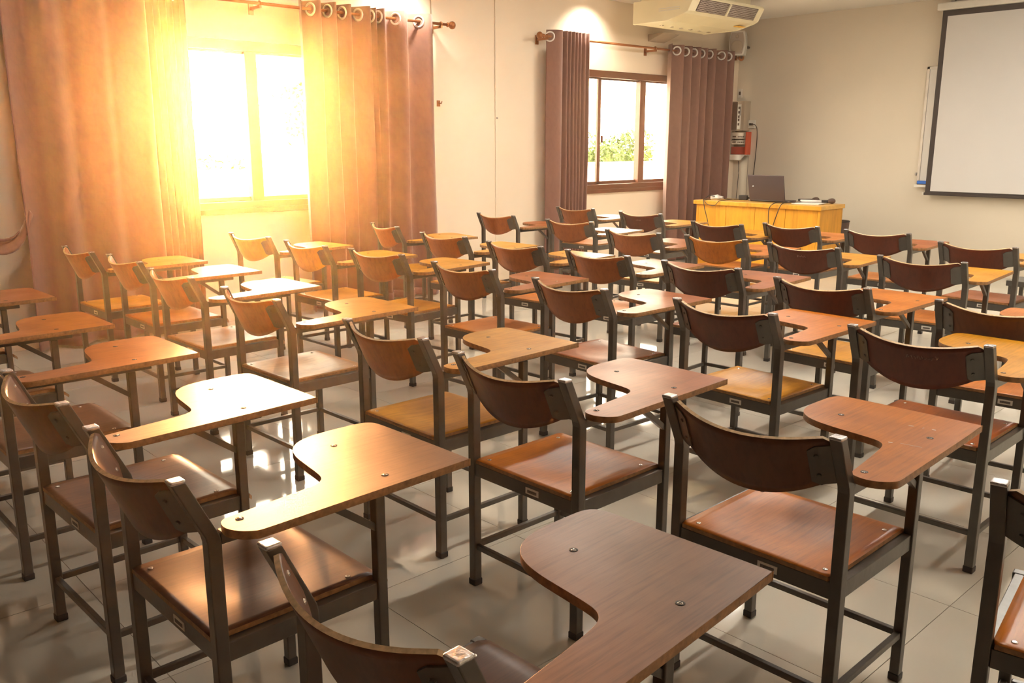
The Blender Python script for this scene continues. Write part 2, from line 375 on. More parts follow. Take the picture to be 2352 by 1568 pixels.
# ------------------------------------------------------------------ curtains
ROD_X, ROD_Z = -6.60, 2.47
def curtain(name, label, folds, z0=0.02, top=2.535, rings_at=(), swell=0.0, seed=1):
    """folds: list of (y, x offset) profile knots, running along the wall"""
    rnd = random.Random(seed); root = thing(name, label, 'curtain', (0, 0, 0), group=None)
    prof = catmull([(ROD_X+x, y, 0) for y, x in folds], 7)
    zs = [z0+(top-z0)*i/16 for i in range(17)]
    bm = bmesh.new(); rows = []; N = len(prof); yc = sum(p.y for p in prof)/N
    for z in zs:
        t = (top-z)/(top-z0); row = []
        for i, p in enumerate(prof):
            ph = 0.012*math.sin(7*p.y+3.1*t)+0.008*math.sin(17*p.y-4*t+seed)
            row.append(bm.verts.new((ROD_X+(p.x-ROD_X)*(1-0.10*t)+ph*t, yc+(p.y-yc)*(1+swell*t)+0.006*math.sin(9*t+p.y*5)*t, z)))
        rows.append(row)
    for a, b_ in zip(rows, rows[1:]):
        for i in range(N-1):
            f = bm.faces.new((a[i], a[i+1], b_[i+1], b_[i])); f.smooth = True
    o = obj('cloth', bm, 'curtain', root)
    md = o.modifiers.new('thick', 'SOLIDIFY'); md.thickness = 0.004
    hm = bmesh.new(); r2 = []
    for z in (z0+0.0, z0+0.035, z0+0.07):
        t = (top-z)/(top-z0)
        r2.append([hm.verts.new((ROD_X+(p.x-ROD_X)*(1-0.10*t)+(0.012*math.sin(7*p.y+3.1*t)+0.008*math.sin(17*p.y-4*t+seed))*t+0.004, yc+(p.y-yc)*(1+swell*t)+0.006*math.sin(9*t+p.y*5)*t, z)) for p in prof])
    for a, b_ in zip(r2, r2[1:]):
        for i in range(N-1):
            f = hm.faces.new((a[i], a[i+1], b_[i+1], b_[i])); f.smooth = True
    h_ = obj('hem', hm, 'hem', root); md = h_.modifiers.new('thick', 'SOLIDIFY'); md.thickness = 0.004
    last = -9
    for k in range(1, N):
        p, q = prof[k-1], prof[k]
        if rings_at and p.x < ROD_X <= q.x and q.y-last > 0.06 and not (len(rings_at) == 1 and last > 0):      # the folds that turn towards the room
            last = q.y; tn = (q-p).normalized()
            bm = bmesh.new(); torus(bm, ((p.x+q.x)/2, (p.y+q.y)/2, ROD_Z), (tn.y, -tn.x, 0), 0.045, 0.009); obj('eyelet', bm, 'ring', root)
    return root
def wave(y0, y1, n, amp, seed=0, start=1):
    rnd = random.Random(seed); out = []; st = (y1-y0)/(2*n); s = start
    for i in range(2*n+1):
        out.append((y0+st*i+(rnd.uniform(-.15, .15)*st if 0 < i < 2*n else 0), s*amp*rnd.uniform(.85, 1.1))); s = -s
    return out
def crossings(f): return [(a[0]+b_[0])/2 for a, b_ in zip(f, f[1:]) if a[1]*b_[1] < 0]
f1 = wave(1.64, 2.52, 3, 0.085, 2)+wave(2.57, 2.86, 6, 0.06, 3, 1)
curtain('window_curtain', 'wide pale-lit curtain at the left edge, left side of the first window', f1, rings_at=crossings(f1)[:6], seed=2)
f2 = wave(3.80, 4.42, 4, 0.08, 5)+wave(4.45, 4.60, 2, 0.07, 6)+wave(4.70, 5.22, 2, 0.08, 7, -1)
curtain('window_curtain', 'curtain with large eyelets on the right side of the first window', f2, rings_at=[3.88, 4.0, 4.15, 4.3, 4.4, 4.72, 4.92, 5.12], seed=4)
f3 = [(6.64, -0.03), (6.73, 0.05), (6.80, 0.045), (6.84, -0.03)]+wave(6.87, 7.19, 6, 0.06, 8)
curtain('window_curtain', 'narrow tightly gathered curtain on the left side of the second window', f3, rings_at=[6.74], seed=6)
f4 = wave(8.60, 8.82, 1, 0.07, 9)+wave(8.90, 9.55, 4, 0.075, 10, -1)+wave(9.62, 9.96, 2, 0.07, 11, -1)
curtain('window_curtain', 'mauve-brown curtain beside the front corner, right side of the second window', f4, rings_at=[8.70, 8.93, 9.10, 9.35, 9.66, 9.85], seed=9)
def rod(label, y0, y1, brs):
    r = thing('curtain_rod', label, 'curtain rod', (ROD_X, y0, ROD_Z))
    bm = bmesh.new(); tube(bm, [(0, 0, 0), (0, y1-y0, 0)], 0.0125, 12); obj('rod', bm, 'rod', r)
    for y, s in ((0, -1), (y1-y0, 1)):
        bm = bmesh.new(); prof = [(0.013, 0), (0.020, 0.004), (0.020, 0.012), (0.012, 0.018), (0.013, 0.03), (0.024, 0.036), (0.033, 0.05), (0.036, 0.062), (0.031, 0.078), (0.018, 0.088), (0.004, 0.092)]
        lathe(bm, [(a, y+s*h) for a, h in prof], 'y'); obj('finial', bm, 'rod', r)
    for y in brs:
        bm = bmesh.new(); box(bm, (WX-ROD_X, y-y0-0.02, -0.07), (WX-ROD_X+0.012, y-y0+0.02, 0.02)); box(bm, (WX-ROD_X, y-y0-0.009, -0.035), (0.016, y-y0+0.009, -0.013)); torus(bm, (0, y-y0, 0), (0, 1, 0), 0.017, 0.006)
        obj('bracket', bm, 'rod', r)
rod('bronze curtain rod with ball finials over the first window', 1.62, 5.33, [1.66, 3.48, 5.26])
rod('bronze curtain rod with ball finials over the second window', 6.58, 10.06, [6.62, 8.37, 10.0])
# loose end of the next curtain, pulled up at the left edge of the frame
bm = bmesh.new(); rows = []
for i in range(13):
    t = i/12; row = []
    for j in range(7):
        s = j/6
        y = 1.25+0.44*t; q_ = max(0, (y-1.50)/0.18)
        z = 0.805+0.03*max(0, (1.5-y)/0.25)+0.17*q_**3-s*(0.105-0.045*q_)
        row.append(bm.verts.new((-6.57+0.03*math.sin(6*s+4*t)+0.03*s, y, z)))
    rows.append(row)
for a, b_ in zip(rows, rows[1:]):
    for j in range(6):
        f = bm.faces.new((a[j], a[j+1], b_[j+1], b_[j])); f.smooth = True
o = obj('curtain_tieback', bm, 'curtain'); md = o.modifiers.new('thick', 'SOLIDIFY'); md.thickness = 0.012
tag(o, 'brown swag of tied-back cloth at the left edge beside the wide curtain', 'tieback')

# ------------------------------------------------------------------ air conditioner, speaker, wall boxes
y0, y1 = 7.62, 8.90
r = thing('air_conditioner', 'cream ceiling-hung air conditioner above the second window', 'air conditioner', (0, y0, 0))
prof = [(-6.32, 2.64), (-5.88, 2.64), (-5.66, 2.69), (-5.615, 2.712), (-5.545, 2.832), (-5.56, 2.86), (-6.32, 2.86)]
def xz_prism(bm, pr, ya, yb, mi=0):
    A = [bm.verts.new((x, ya, z)) for x, z in pr]; B = [bm.verts.new((x, yb, z)) for x, z in pr]
    for f in (A[::-1], B): bm.faces.new(f).material_index = mi
    for i in range(len(A)): bm.faces.new((A[i], A[(i+1) % len(A)], B[(i+1) % len(A)], B[i])).material_index = mi
L = y1-y0
bm = bmesh.new(); xz_prism(bm, prof, 0.03, L-0.03); obj('casing', bm, 'ac', r, 0.008)
for ya, yb in ((0, 0.035), (L-0.035, L)):
    bm = bmesh.new(); xz_prism(bm, [(x*1.0, z-0.004 if z < 2.8 else z) for x, z in prof], ya, yb); obj('end_panel', bm, 'ac', r, 0.006)
bm = bmesh.new(); box(bm, (-6.30, 0.1, 2.86), (-5.66, L-0.1, CZ)); obj('mounting_plinth', bm, 'ac', r, 0.004)
# outlet grilles on the slanted face between (-5.68,2.69) and (-5.56,2.80)
def face_pt(s, y, off): # s 0..1 up the face
    x = -5.612+0.062*s; z = 2.717+0.108*s; n_ = Vector((0.12, 0, -0.07)).normalized(); return Vector((x, y, z))+n_*off
for ya, yb in ((0.12, L/2-0.02), (L/2+0.02, L-0.12)):
    bm = bmesh.new(); vs = [bm.verts.new(face_pt(s, y, o_)) for o_ in (0.0, 0.010) for s, y in ((0, ya), (1, ya), (1, yb), (0, yb))]
    for f in ((3, 2, 1, 0), (4, 5, 6, 7), (0, 1, 5, 4), (1, 2, 6, 5), (2, 3, 7, 6), (3, 0, 4, 7)): bm.faces.new([vs[i] for i in f])
    g = obj('grille', bm, 'slot', r)
    for k in range(7):
        bm = bmesh.new(); s = (k+0.5)/7; tube(bm, [face_pt(s, ya, 0.012), face_pt(s, yb, 0.012)], 0.0030, 6); obj('louvre', bm, 'mesh', g)
    bm = bmesh.new(); nb = 22
    for k in range(nb): tube(bm, [face_pt(0.04, ya+(yb-ya)*(k+0.5)/nb, 0.013), face_pt(0.96, ya+(yb-ya)*(k+0.5)/nb, 0.013)], 0.0022, 4)
    tag(obj('grille_bars', bm, 'mesh', g), kind='stuff')
bm = bmesh.new(); tube(bm, [face_pt(s, L/2, 0.012) for s in (0, .5, 1)], 0.012, 8); obj('grille_divider', bm, 'ac', r)
for k in range(2): obj('side_slot', bb(((-5.98, -0.003, 2.735+0.02*k), (-5.72, 0.002, 2.742+0.02*k))), 'white', r)
obj('energy_sticker', bb(((-5.78, L-0.22, 2.655), (-5.72, L-0.08, 2.662))), 'yellow', r)
for k in range(6): obj('clip', bb(((-6.16+0.0*k, 0.25+0.17*k, 2.632), (-6.13, 0.29+0.17*k, 2.642))), 'screw', r)
# small wedge bracket under its rear corner
bm = bmesh.new(); xz_prism(bm, [(WX, 2.64), (-6.52, 2.64), (WX, 2.56)], 8.42, 8.72); tag(obj('wall_bracket', bm, 'beige', bevel=0.003), 'small wedge-shaped bracket on the wall below the air conditioner', 'bracket')

r = thing('wall_speaker', 'cream loudspeaker on a bracket in the front corner above the curtain', 'loudspeaker', (-6.56, 9.97, 2.49), 0.3)
def barrel(z0, z1, w0, wm, d0, d1):
    bm = bmesh.new(); n = 10; rings = []
    for i in range(n+1):
        t = i/n; z = z0+(z1-z0)*t; w_ = w0+(wm-w0)*math.sin(PI*t); rings.append([bm.verts.new(p) for p in ((-w_, d1, z), (w_, d1, z), (w_*0.75, d0, z), (-w_*0.75, d0, z))])
    for a, b_ in zip(rings, rings[1:]):
        for i in range(4): bm.faces.new((a[i], a[(i+1) % 4], b_[(i+1) % 4], b_[i]))
    bm.faces.new(rings[0][::-1]); bm.faces.new(rings[-1]); return bm
obj('cabinet', barrel(0.0, 0.29, 0.085, 0.108, 0.14, -0.04), 'white', r, 0.008)
obj('grille', barrel(0.018, 0.272, 0.070, 0.092, -0.03, -0.047), 'mesh', r, 0.004)
bm = bmesh.new(); lathe(bm, [(0.075, -0.048), (0.072, -0.052), (0.06, -0.050), (0.02, -0.050)], 'y', (0, 0, 0.105), 24); obj('woofer', bm, 'beige', r)
bm = bmesh.new(); lathe(bm, [(0.022, -0.048), (0.018, -0.052), (0.005, -0.050)], 'y', (0, 0, 0.225), 16); obj('tweeter', bm, 'beige', r)
bm = bmesh.new(); tube(bm, [(0, 0.10, 0.12), (0.02, 0.20, 0.12), (0.05, 0.33, 0.12)], 0.015); box(bm, (-0.03, 0.12, -0.03), (0.03, 0.16, 0.0)); obj('bracket', bm, 'slot', r)

r = thing('breaker_box', 'beige electrical cabinet with white switch strip in the front corner', 'electrical box', (-6.68, FY, 1.575))
obj('cabinet', bb(((-0.05, -0.14, 0), (0.145, 0, 0.37))), 'beige', r, 0.004); obj('door', bb(((-0.045, -0.146, 0.01), (0.04, -0.141, 0.36))), 'slot', r)
obj('switch_strip', bb(((0.05, -0.152, 0.02), (0.10, -0.141, 0.33))), 'white', r, 0.003)
for k, z in enumerate((0.27, 0.215, 0.16, 0.12, 0.065)): obj('switch', bb(((0.065, -0.158, z), (0.085, -0.151, z+0.03))), 'slot', r)
obj('instruction_label', bb(((0.085, -0.154, 0.19), (0.095, -0.150, 0.30))), 'tagink', r)
r = thing('amplifier_shelf', 'red-sided wall shelf of audio equipment below the electrical cabinet', 'shelf', (-6.66, FY, 1.17))
obj('shelf_board', bb(((-0.08, -0.11, 0.09), (0.15, 0, 0.10))), 'white', r)
bm = bmesh.new(); xs4 = [bm.verts.new(p) for p in ((-0.08, -0.11, 0.09), (0.14, -0.11, 0.09), (0.08, -0.11, 0.03), (-0.08, -0.11, 0.03))]; b4 = [bm.verts.new((v.co.x, -0.095, v.co.z)) for v in xs4]
bm.faces.new(xs4); bm.faces.new(b4[::-1]); [bm.faces.new((xs4[i], xs4[(i+1) % 4], b4[(i+1) % 4], b4[i])) for i in range(4)]
obj('valance', bm, 'white', r)
obj('side_panel', bb(((0.142, -0.11, 0.10), (0.16, 0, 0.39))), 'red', r, 0.002); obj('side_panel', bb(((-0.09, -0.11, 0.10), (-0.08, 0, 0.39))), 'beige', r, 0.002)
for nm, z0, z1, mt in (('amplifier', 0.30, 0.385, 'alu'), ('mixer', 0.23, 0.285, 'alu'), ('red_case', 0.102, 0.20, 'darkred')):
    t = tag(obj(nm, bb(((-0.075, -0.095, z0), (0.138, -0.01, z1))), mt, bevel=0.005, loc=(-6.66, FY, 1.17)), {'amplifier': 'silver amplifier at the top of the red-sided wall shelf', 'mixer': 'flat silver receiver in the middle of the red-sided wall shelf', 'red_case': 'shiny dark red case at the bottom of the wall shelf'}[nm], {'amplifier': 'amplifier', 'mixer': 'receiver', 'red_case': 'case'}[nm])
    if nm != 'red_case':
        obj('display', bb(((-0.06, -0.099, z0+0.02), (-0.01, -0.094, z0+0.04))), 'slot', t)
        for k in range(4): obj('button', bb(((0.02+0.025*k, -0.100, z0+0.02), (0.035+0.025*k, -0.094, z0+0.035))), 'slot', t)
r = thing('wall_socket', 'white wall socket with a black plug beside the electrical cabinet', 'socket', (-6.50, FY, 1.655))
obj('plate', bb(((-0.055, -0.03, -0.05), (0.055, 0, 0.05))), 'white', r, 0.004); obj('plug', bb(((0.0, -0.075, -0.015), (0.035, -0.03, 0.015))), 'rubber', r, 0.004)
r = thing('light_switch', 'small white switch plate above the electrical cabinet', 'switch', (-6.70, FY, 2.05))
obj('plate', bb(((-0.03, -0.012, -0.055), (0.03, 0, 0.055))), 'white', r, 0.003); obj('rocker', bb(((-0.012, -0.02, -0.02), (0.012, -0.012, 0.02))), 'slot', r)
r = thing('wall_hook', 'small brown hook on the wall right of the first curtain', 'hook', (WX, 5.33, 1.78))
obj('plate', bb(((0, -0.015, -0.025), (0.008, 0.02, 0.03))), 'rod', r); bm = bmesh.new(); tube(bm, [(0.005, 0, 0.01), (0.05, 0, 0.0), (0.06, 0, 0.02)], 0.005); obj('peg', bm, 'rod', r)
def cable(label, pts, r=0.005, name='cable', mt='cable', n=6):
    bm = bmesh.new(); tube(bm, catmull(pts, n), r, 6); return tag(obj(name, bm, mt), label, 'cable')
cable('black power cable hanging from the wall socket down behind the laptop', [(-6.47, FY-0.07, 1.655), (-6.41, FY-0.06, 1.64), (-6.40, FY-0.03, 1.55), (-6.41, FY-0.015, 1.3), (-6.43, FY-0.015, 1.0), (-6.45, FY-0.02, 0.75), (-6.44, FY-0.02, 0.3), (-6.43, FY-0.02, 0.02)])
cable('thin cable hanging below the left end of the equipment shelf', [(-6.66, FY-0.02, 1.19), (-6.65, FY-0.02, 1.05), (-6.66, FY-0.02, 0.8), (-6.68, FY-0.02, 0.4), (-6.69, FY-0.02, 0.02)], 0.004)
cable('faint wire hanging below the right end of the equipment shelf', [(-6.52, FY-0.01, 1.25), (-6.525, FY-0.01, 0.9), (-6.53, FY-0.01, 0.02)], 0.002, mt='slot')

# ------------------------------------------------------------------ projection screen and whiteboard
r = thing('projection_screen', 'pull-down projection screen with black border on the front wall', 'projection screen', (0, FY-0.12, 0))
sx0, sx1, sz0, sz1 = -4.165, -1.35, 0.853, 2.79
obj('casing', bb(((sx0-0.05, -0.05, sz1+0.01), (sx1+0.05, 0.05, sz1+0.085))), 'white', r, 0.012)
obj('screen_border', bb(((sx0, -0.001, sz0+0.02), (sx1, 0.001, sz1+0.02))), 'black', r)
obj('viewing_surface', bb(((sx0+0.055, -0.0022, sz0+0.045), (sx1-0.055, -0.0012, sz1-0.05))), 'screen', r)
obj('weight_bar', bb(((sx0-0.01, -0.012, sz0), (sx1+0.01, 0.012, sz0+0.028))), 'black', r, 0.005)
for x in (sx0-0.02, sx1+0.02): obj('bar_end_cap', bb(((x-0.008, -0.013, sz0+0.0), (x+0.008, 0.013, sz0+0.028))), 'white', r)
for x in (sx0+0.1, sx1-0.1): obj('hanger', bb(((x-0.02, -0.02, sz1+0.08), (x+0.02, 0.12, sz1+0.10)), ((x-0.02, -0.02, sz1+0.09), (x+0.02, 0.02, CZ))), 'alu', r)
bm = bmesh.new(); torus(bm, (-3.0, -0.005, sz0-0.045), (0, 1, 0), 0.03, 0.004); tube(bm, [(-3.0, 0, sz0), (-3.0, 0, sz0-0.015)], 0.003); tube(bm, [(-3.0, 0, sz0-0.075), (-3.0, 0, sz0-0.35)], 0.0015); obj('pull_cord', bm, 'white', r)
r = thing('whiteboard', 'whiteboard with aluminium frame mostly hidden behind the projection screen', 'whiteboard', (0, FY, 0))
wx0, wx1, wz0, wz1 = -4.31, -1.2, 0.95, 2.24
obj('writing_surface', bb(((wx0+0.02, -0.022, wz0+0.02), (wx1-0.02, -0.002, wz1-0.02))), 'wboard', r)
for lo, hi in (((wx0, -0.03, wz0), (wx0+0.03, 0, wz1)), ((wx1-0.03, -0.03, wz0), (wx1, 0, wz1)), ((wx0, -0.03, wz1-0.03), (wx1, 0, wz1)), ((wx0, -0.03, wz0), (wx1, 0, wz0+0.03))): obj('frame_rail', bb((lo, hi)), 'alu', r, 0.003)
obj('pen_tray', bb(((wx0, -0.08, wz0-0.015), (wx1, 0, wz0)), ((wx0, -0.083, wz0-0.015), (wx1, -0.078, wz0+0.012))), 'white', r)
t = thing('board_eraser', 'blue eraser on the whiteboard tray beside the screen edge', 'eraser', (-4.21, FY-0.052, wz0))
obj('handle', bb(((-0.075, -0.022, 0.02), (0.075, 0.022, 0.055))), 'blue', t, 0.004); obj('felt', bb(((-0.073, -0.021, 0), (0.073, 0.021, 0.02))), 'slot', t)
bm = bmesh.new(); lathe(bm, [(0.018, 0.0), (0.018, -0.012), (0.010, -0.018), (0.010, -0.03)], 'y', (-4.325, FY-0.002, 1.075), 12); tag(obj('wall_magnet', bm, 'cap'), 'small metal knob at the lower left corner of the whiteboard', 'magnet')

# ------------------------------------------------------------------ teacher's desk and what lies on it
DR = 0.03
r = thing('teacher_desk', 'yellow wooden teacher desk at the front of the room', 'desk', (-5.50, 9.12, 0), DR)
dw, dd, dh = 0.80, 0.285, 0.76
obj('desk_top', bb(((-dw, -dd, dh-0.045), (dw, dd, dh))), 'desktop', r, 0.004)
obj('top_edging', bb(((-dw-0.004, -dd-0.004, dh-0.045), (dw+0.004, -dd, dh-0.004))), 'desk', r)
n = 4; pw = (2*dw-0.10)/n
for k in range(n): obj('front_panel', bb(((-dw+0.05+pw*k+0.002, -dd+0.03, 0.06), (-dw+0.05+pw*(k+1)-0.002, -dd+0.045, dh-0.045))), 'desk', r, 0.002)
for x in (-dw+0.02, dw-0.05): obj('side_panel', bb(((x, -dd+0.03, 0), (x+0.03, dd-0.01, dh-0.045))), 'desk', r, 0.002)
obj('plinth', bb(((-dw+0.05, -dd+0.05, 0), (dw-0.05, -dd+0.07, 0.06))), 'desk', r)
def dp(x, y, z=0): # desk-local to world
    return (-5.50+x*math.cos(DR)-y*math.sin(DR), 9.12+x*math.sin(DR)+y*math.cos(DR), dh+z)
lp = thing('laptop', 'open dark grey laptop standing on the yellow desk, seen from behind', 'laptop', dp(0.02, -0.03), DR+0.0)
obj('base', bb(((-0.225, 0.0, 0), (0.225, 0.25, 0.02))), 'laptop', lp, 0.004)
bm = bmesh.new(); box(bm, (-0.225, -0.008, 0.0), (0.225, 0.004, 0.30), rot=Matrix.Rotation(math.radians(14), 4, 'X')); obj('lid', bm, 'laptop', lp, 0.004, loc=(0, 0.0, 0.012))
bm = bmesh.new(); box(bm, (-0.21, 0.0045, 0.01), (0.21, 0.006, 0.285), rot=Matrix.Rotation(math.radians(14), 4, 'X')); obj('display', bm, 'black', lp, loc=(0, 0, 0.012))
bm = bmesh.new(); tube(bm, [(-0.2, -0.004, 0.014), (0.2, -0.004, 0.014)], 0.012, 10); obj('hinge', bm, 'black', lp)
obj('lid_badge', bb(((-0.168, -0.060, 0.172), (-0.150, -0.050, 0.18))), 'cap', lp)
def mic(label, x, y, a):
    t = thing('microphone', label, 'microphone', dp(x, y, 0.0), a)
    bm = bmesh.new(); lathe(bm, [(0.011, 0), (0.013, 0.01), (0.017, 0.15), (0.02, 0.16)], 'x', (0, 0, 0.026), 14); obj('handle', bm, 'rubber', t)
    bm = bmesh.new(); lathe(bm, [(0.02, 0.16), (0.026, 0.175), (0.031, 0.195), (0.029, 0.215), (0.016, 0.232), (0.003, 0.236)], 'x', (0, 0, 0.032), 16); obj('head', bm, 'slot', t)
    return t
mic('black handheld microphone lying right of the laptop', 0.28, 0.20, 0.25)
mic('second black microphone at the far right end of the desk', 0.50, 0.13, 0.3)
pp = thing('paper_sheet', 'white papers lying on the desk right of the laptop', 'paper', dp(0.50, 0.0), DR+0.15)
obj('sheet', bb(((-0.15, -0.10, 0), (0.15, 0.10, 0.006))), 'paper', pp); obj('sheet', bb(((-0.12, -0.08, 0.006), (0.17, 0.11, 0.012))), 'paper', pp)
bm = bmesh.new(); tube(bm, [(-0.1, 0.05, 0.028), (0.12, 0.09, 0.028)], 0.014, 10); obj('paper_roll', bm, 'paper', pp)
t = thing('power_adapter', 'black power adapter on the desk left of the laptop', 'adapter', dp(-0.38, 0.12), 0.3)
obj('body', bb(((-0.05, -0.03, 0), (0.05, 0.03, 0.055))), 'rubber', t, 0.006)
obj('plug', bb(((0.05, -0.012, 0.012), (0.075, 0.012, 0.036))), 'rubber', t, 0.003)
bm = bmesh.new(); lathe(bm, [(0.028, 0), (0.03, 0.01), (0.024, 0.022), (0.006, 0.03)], 'z', (0, 0, 0), 14); o = obj('metal_cap', bm, 'cap', loc=dp(-0.24, 0.06)); tag(o, 'small shiny metal cap between the adapter and the laptop', 'cap')
ms = thing('cloth_bundle', 'small crumpled white cloth at the left end of the desk', 'cloth', dp(-0.68, 0.0), 0)
bm = bmesh.new(); bmesh.ops.create_icosphere(bm, subdivisions=3, radius=1)
for v in bm.verts:
    k = 1+0.18*math.sin(7*v.co.x+3*v.co.y)+0.12*math.sin(9*v.co.z+5*v.co.x); v.co = Vector((v.co.x*0.085*k, v.co.y*0.055*k, max(0.0, 0.022+v.co.z*0.03*k)))
for f in bm.faces: f.smooth = True
obj('cloth', bm, 'paper', ms)
e = -dd-0.012
cable('black cable looping over the front edge at the left end of the desk', [dp(-0.38, 0.10, 0.008), dp(-0.48, 0.02, 0.008), dp(-0.60, 0.06, 0.01), dp(-0.70, -0.10, 0.045), dp(-0.68, -0.25, 0.01), dp(-0.66, e, 0.0), dp(-0.63, e-0.01, -0.10), dp(-0.58, e, -0.28), dp(-0.55, e, -0.55), dp(-0.55, e, -0.75)])
cable('short dark cable drooping in a loop from the left part of the desk front', [dp(-0.46, 0.10, 0.008), dp(-0.44, -0.20, 0.008), dp(-0.45, e, 0.0), dp(-0.50, e-0.01, -0.05), dp(-0.60, e-0.01, -0.04), dp(-0.64, e, 0.006), dp(-0.62, -0.2, 0.008)], 0.004)
cable('left of two black cables running down the desk front below the laptop', [dp(0.27, 0.05, 0.01), dp(0.26, -0.15, 0.012), dp(0.25, e, 0.006), dp(0.20, e-0.006, -0.06), dp(0.20, e, -0.25), dp(0.21, e, -0.5), dp(0.21, e, -0.755)])
cable('right of two black cables running down the desk front below the laptop', [dp(0.34, 0.05, 0.01), dp(0.34, -0.15, 0.012), dp(0.35, e, 0.006), dp(0.31, e-0.006, -0.08), dp(0.25, e, -0.28), dp(0.24, e, -0.5), dp(0.24, e, -0.755)])
cable('short black cable lying right of the laptop', [dp(0.22, 0.0, 0.012), dp(0.30, -0.05, 0.014), dp(0.38, -0.02, 0.012), dp(0.42, 0.1, 0.02)], 0.008)
t = thing('waste_bin', 'dark bin behind the right end of the teacher desk', 'bin', (-4.88, 9.62, 0)); bm = bmesh.new(); lathe(bm, [(0.10, 0), (0.13, 0.55), (0.12, 0.55), (0.10, 0.5)], 'z', (0, 0, 0), 20); obj('bucket', bm, 'slot', t)
bm = bmesh.new(); torus(bm, (0, 0, 0.55), (0, 0, 1), 0.126, 0.008); obj('rim', bm, 'rubber', t)
# low steel frame at the right edge of the picture, beyond the last chair row
t = thing('steel_bench', 'low grey steel bench at the right edge beyond the farthest chairs', 'bench', (-1.80, 7.15, 0))
obj('bench_top', bb(((-0.42, -0.14, 0.40), (0.42, 0.14, 0.44))), 'steel', t, 0.004)
for x in (-0.39, 0.39):
    for y in (-0.12, 0.12): obj('leg', bb(((x-0.0125, y-0.0125, 0), (x+0.0125, y+0.0125, 0.40))), 'steel', t)

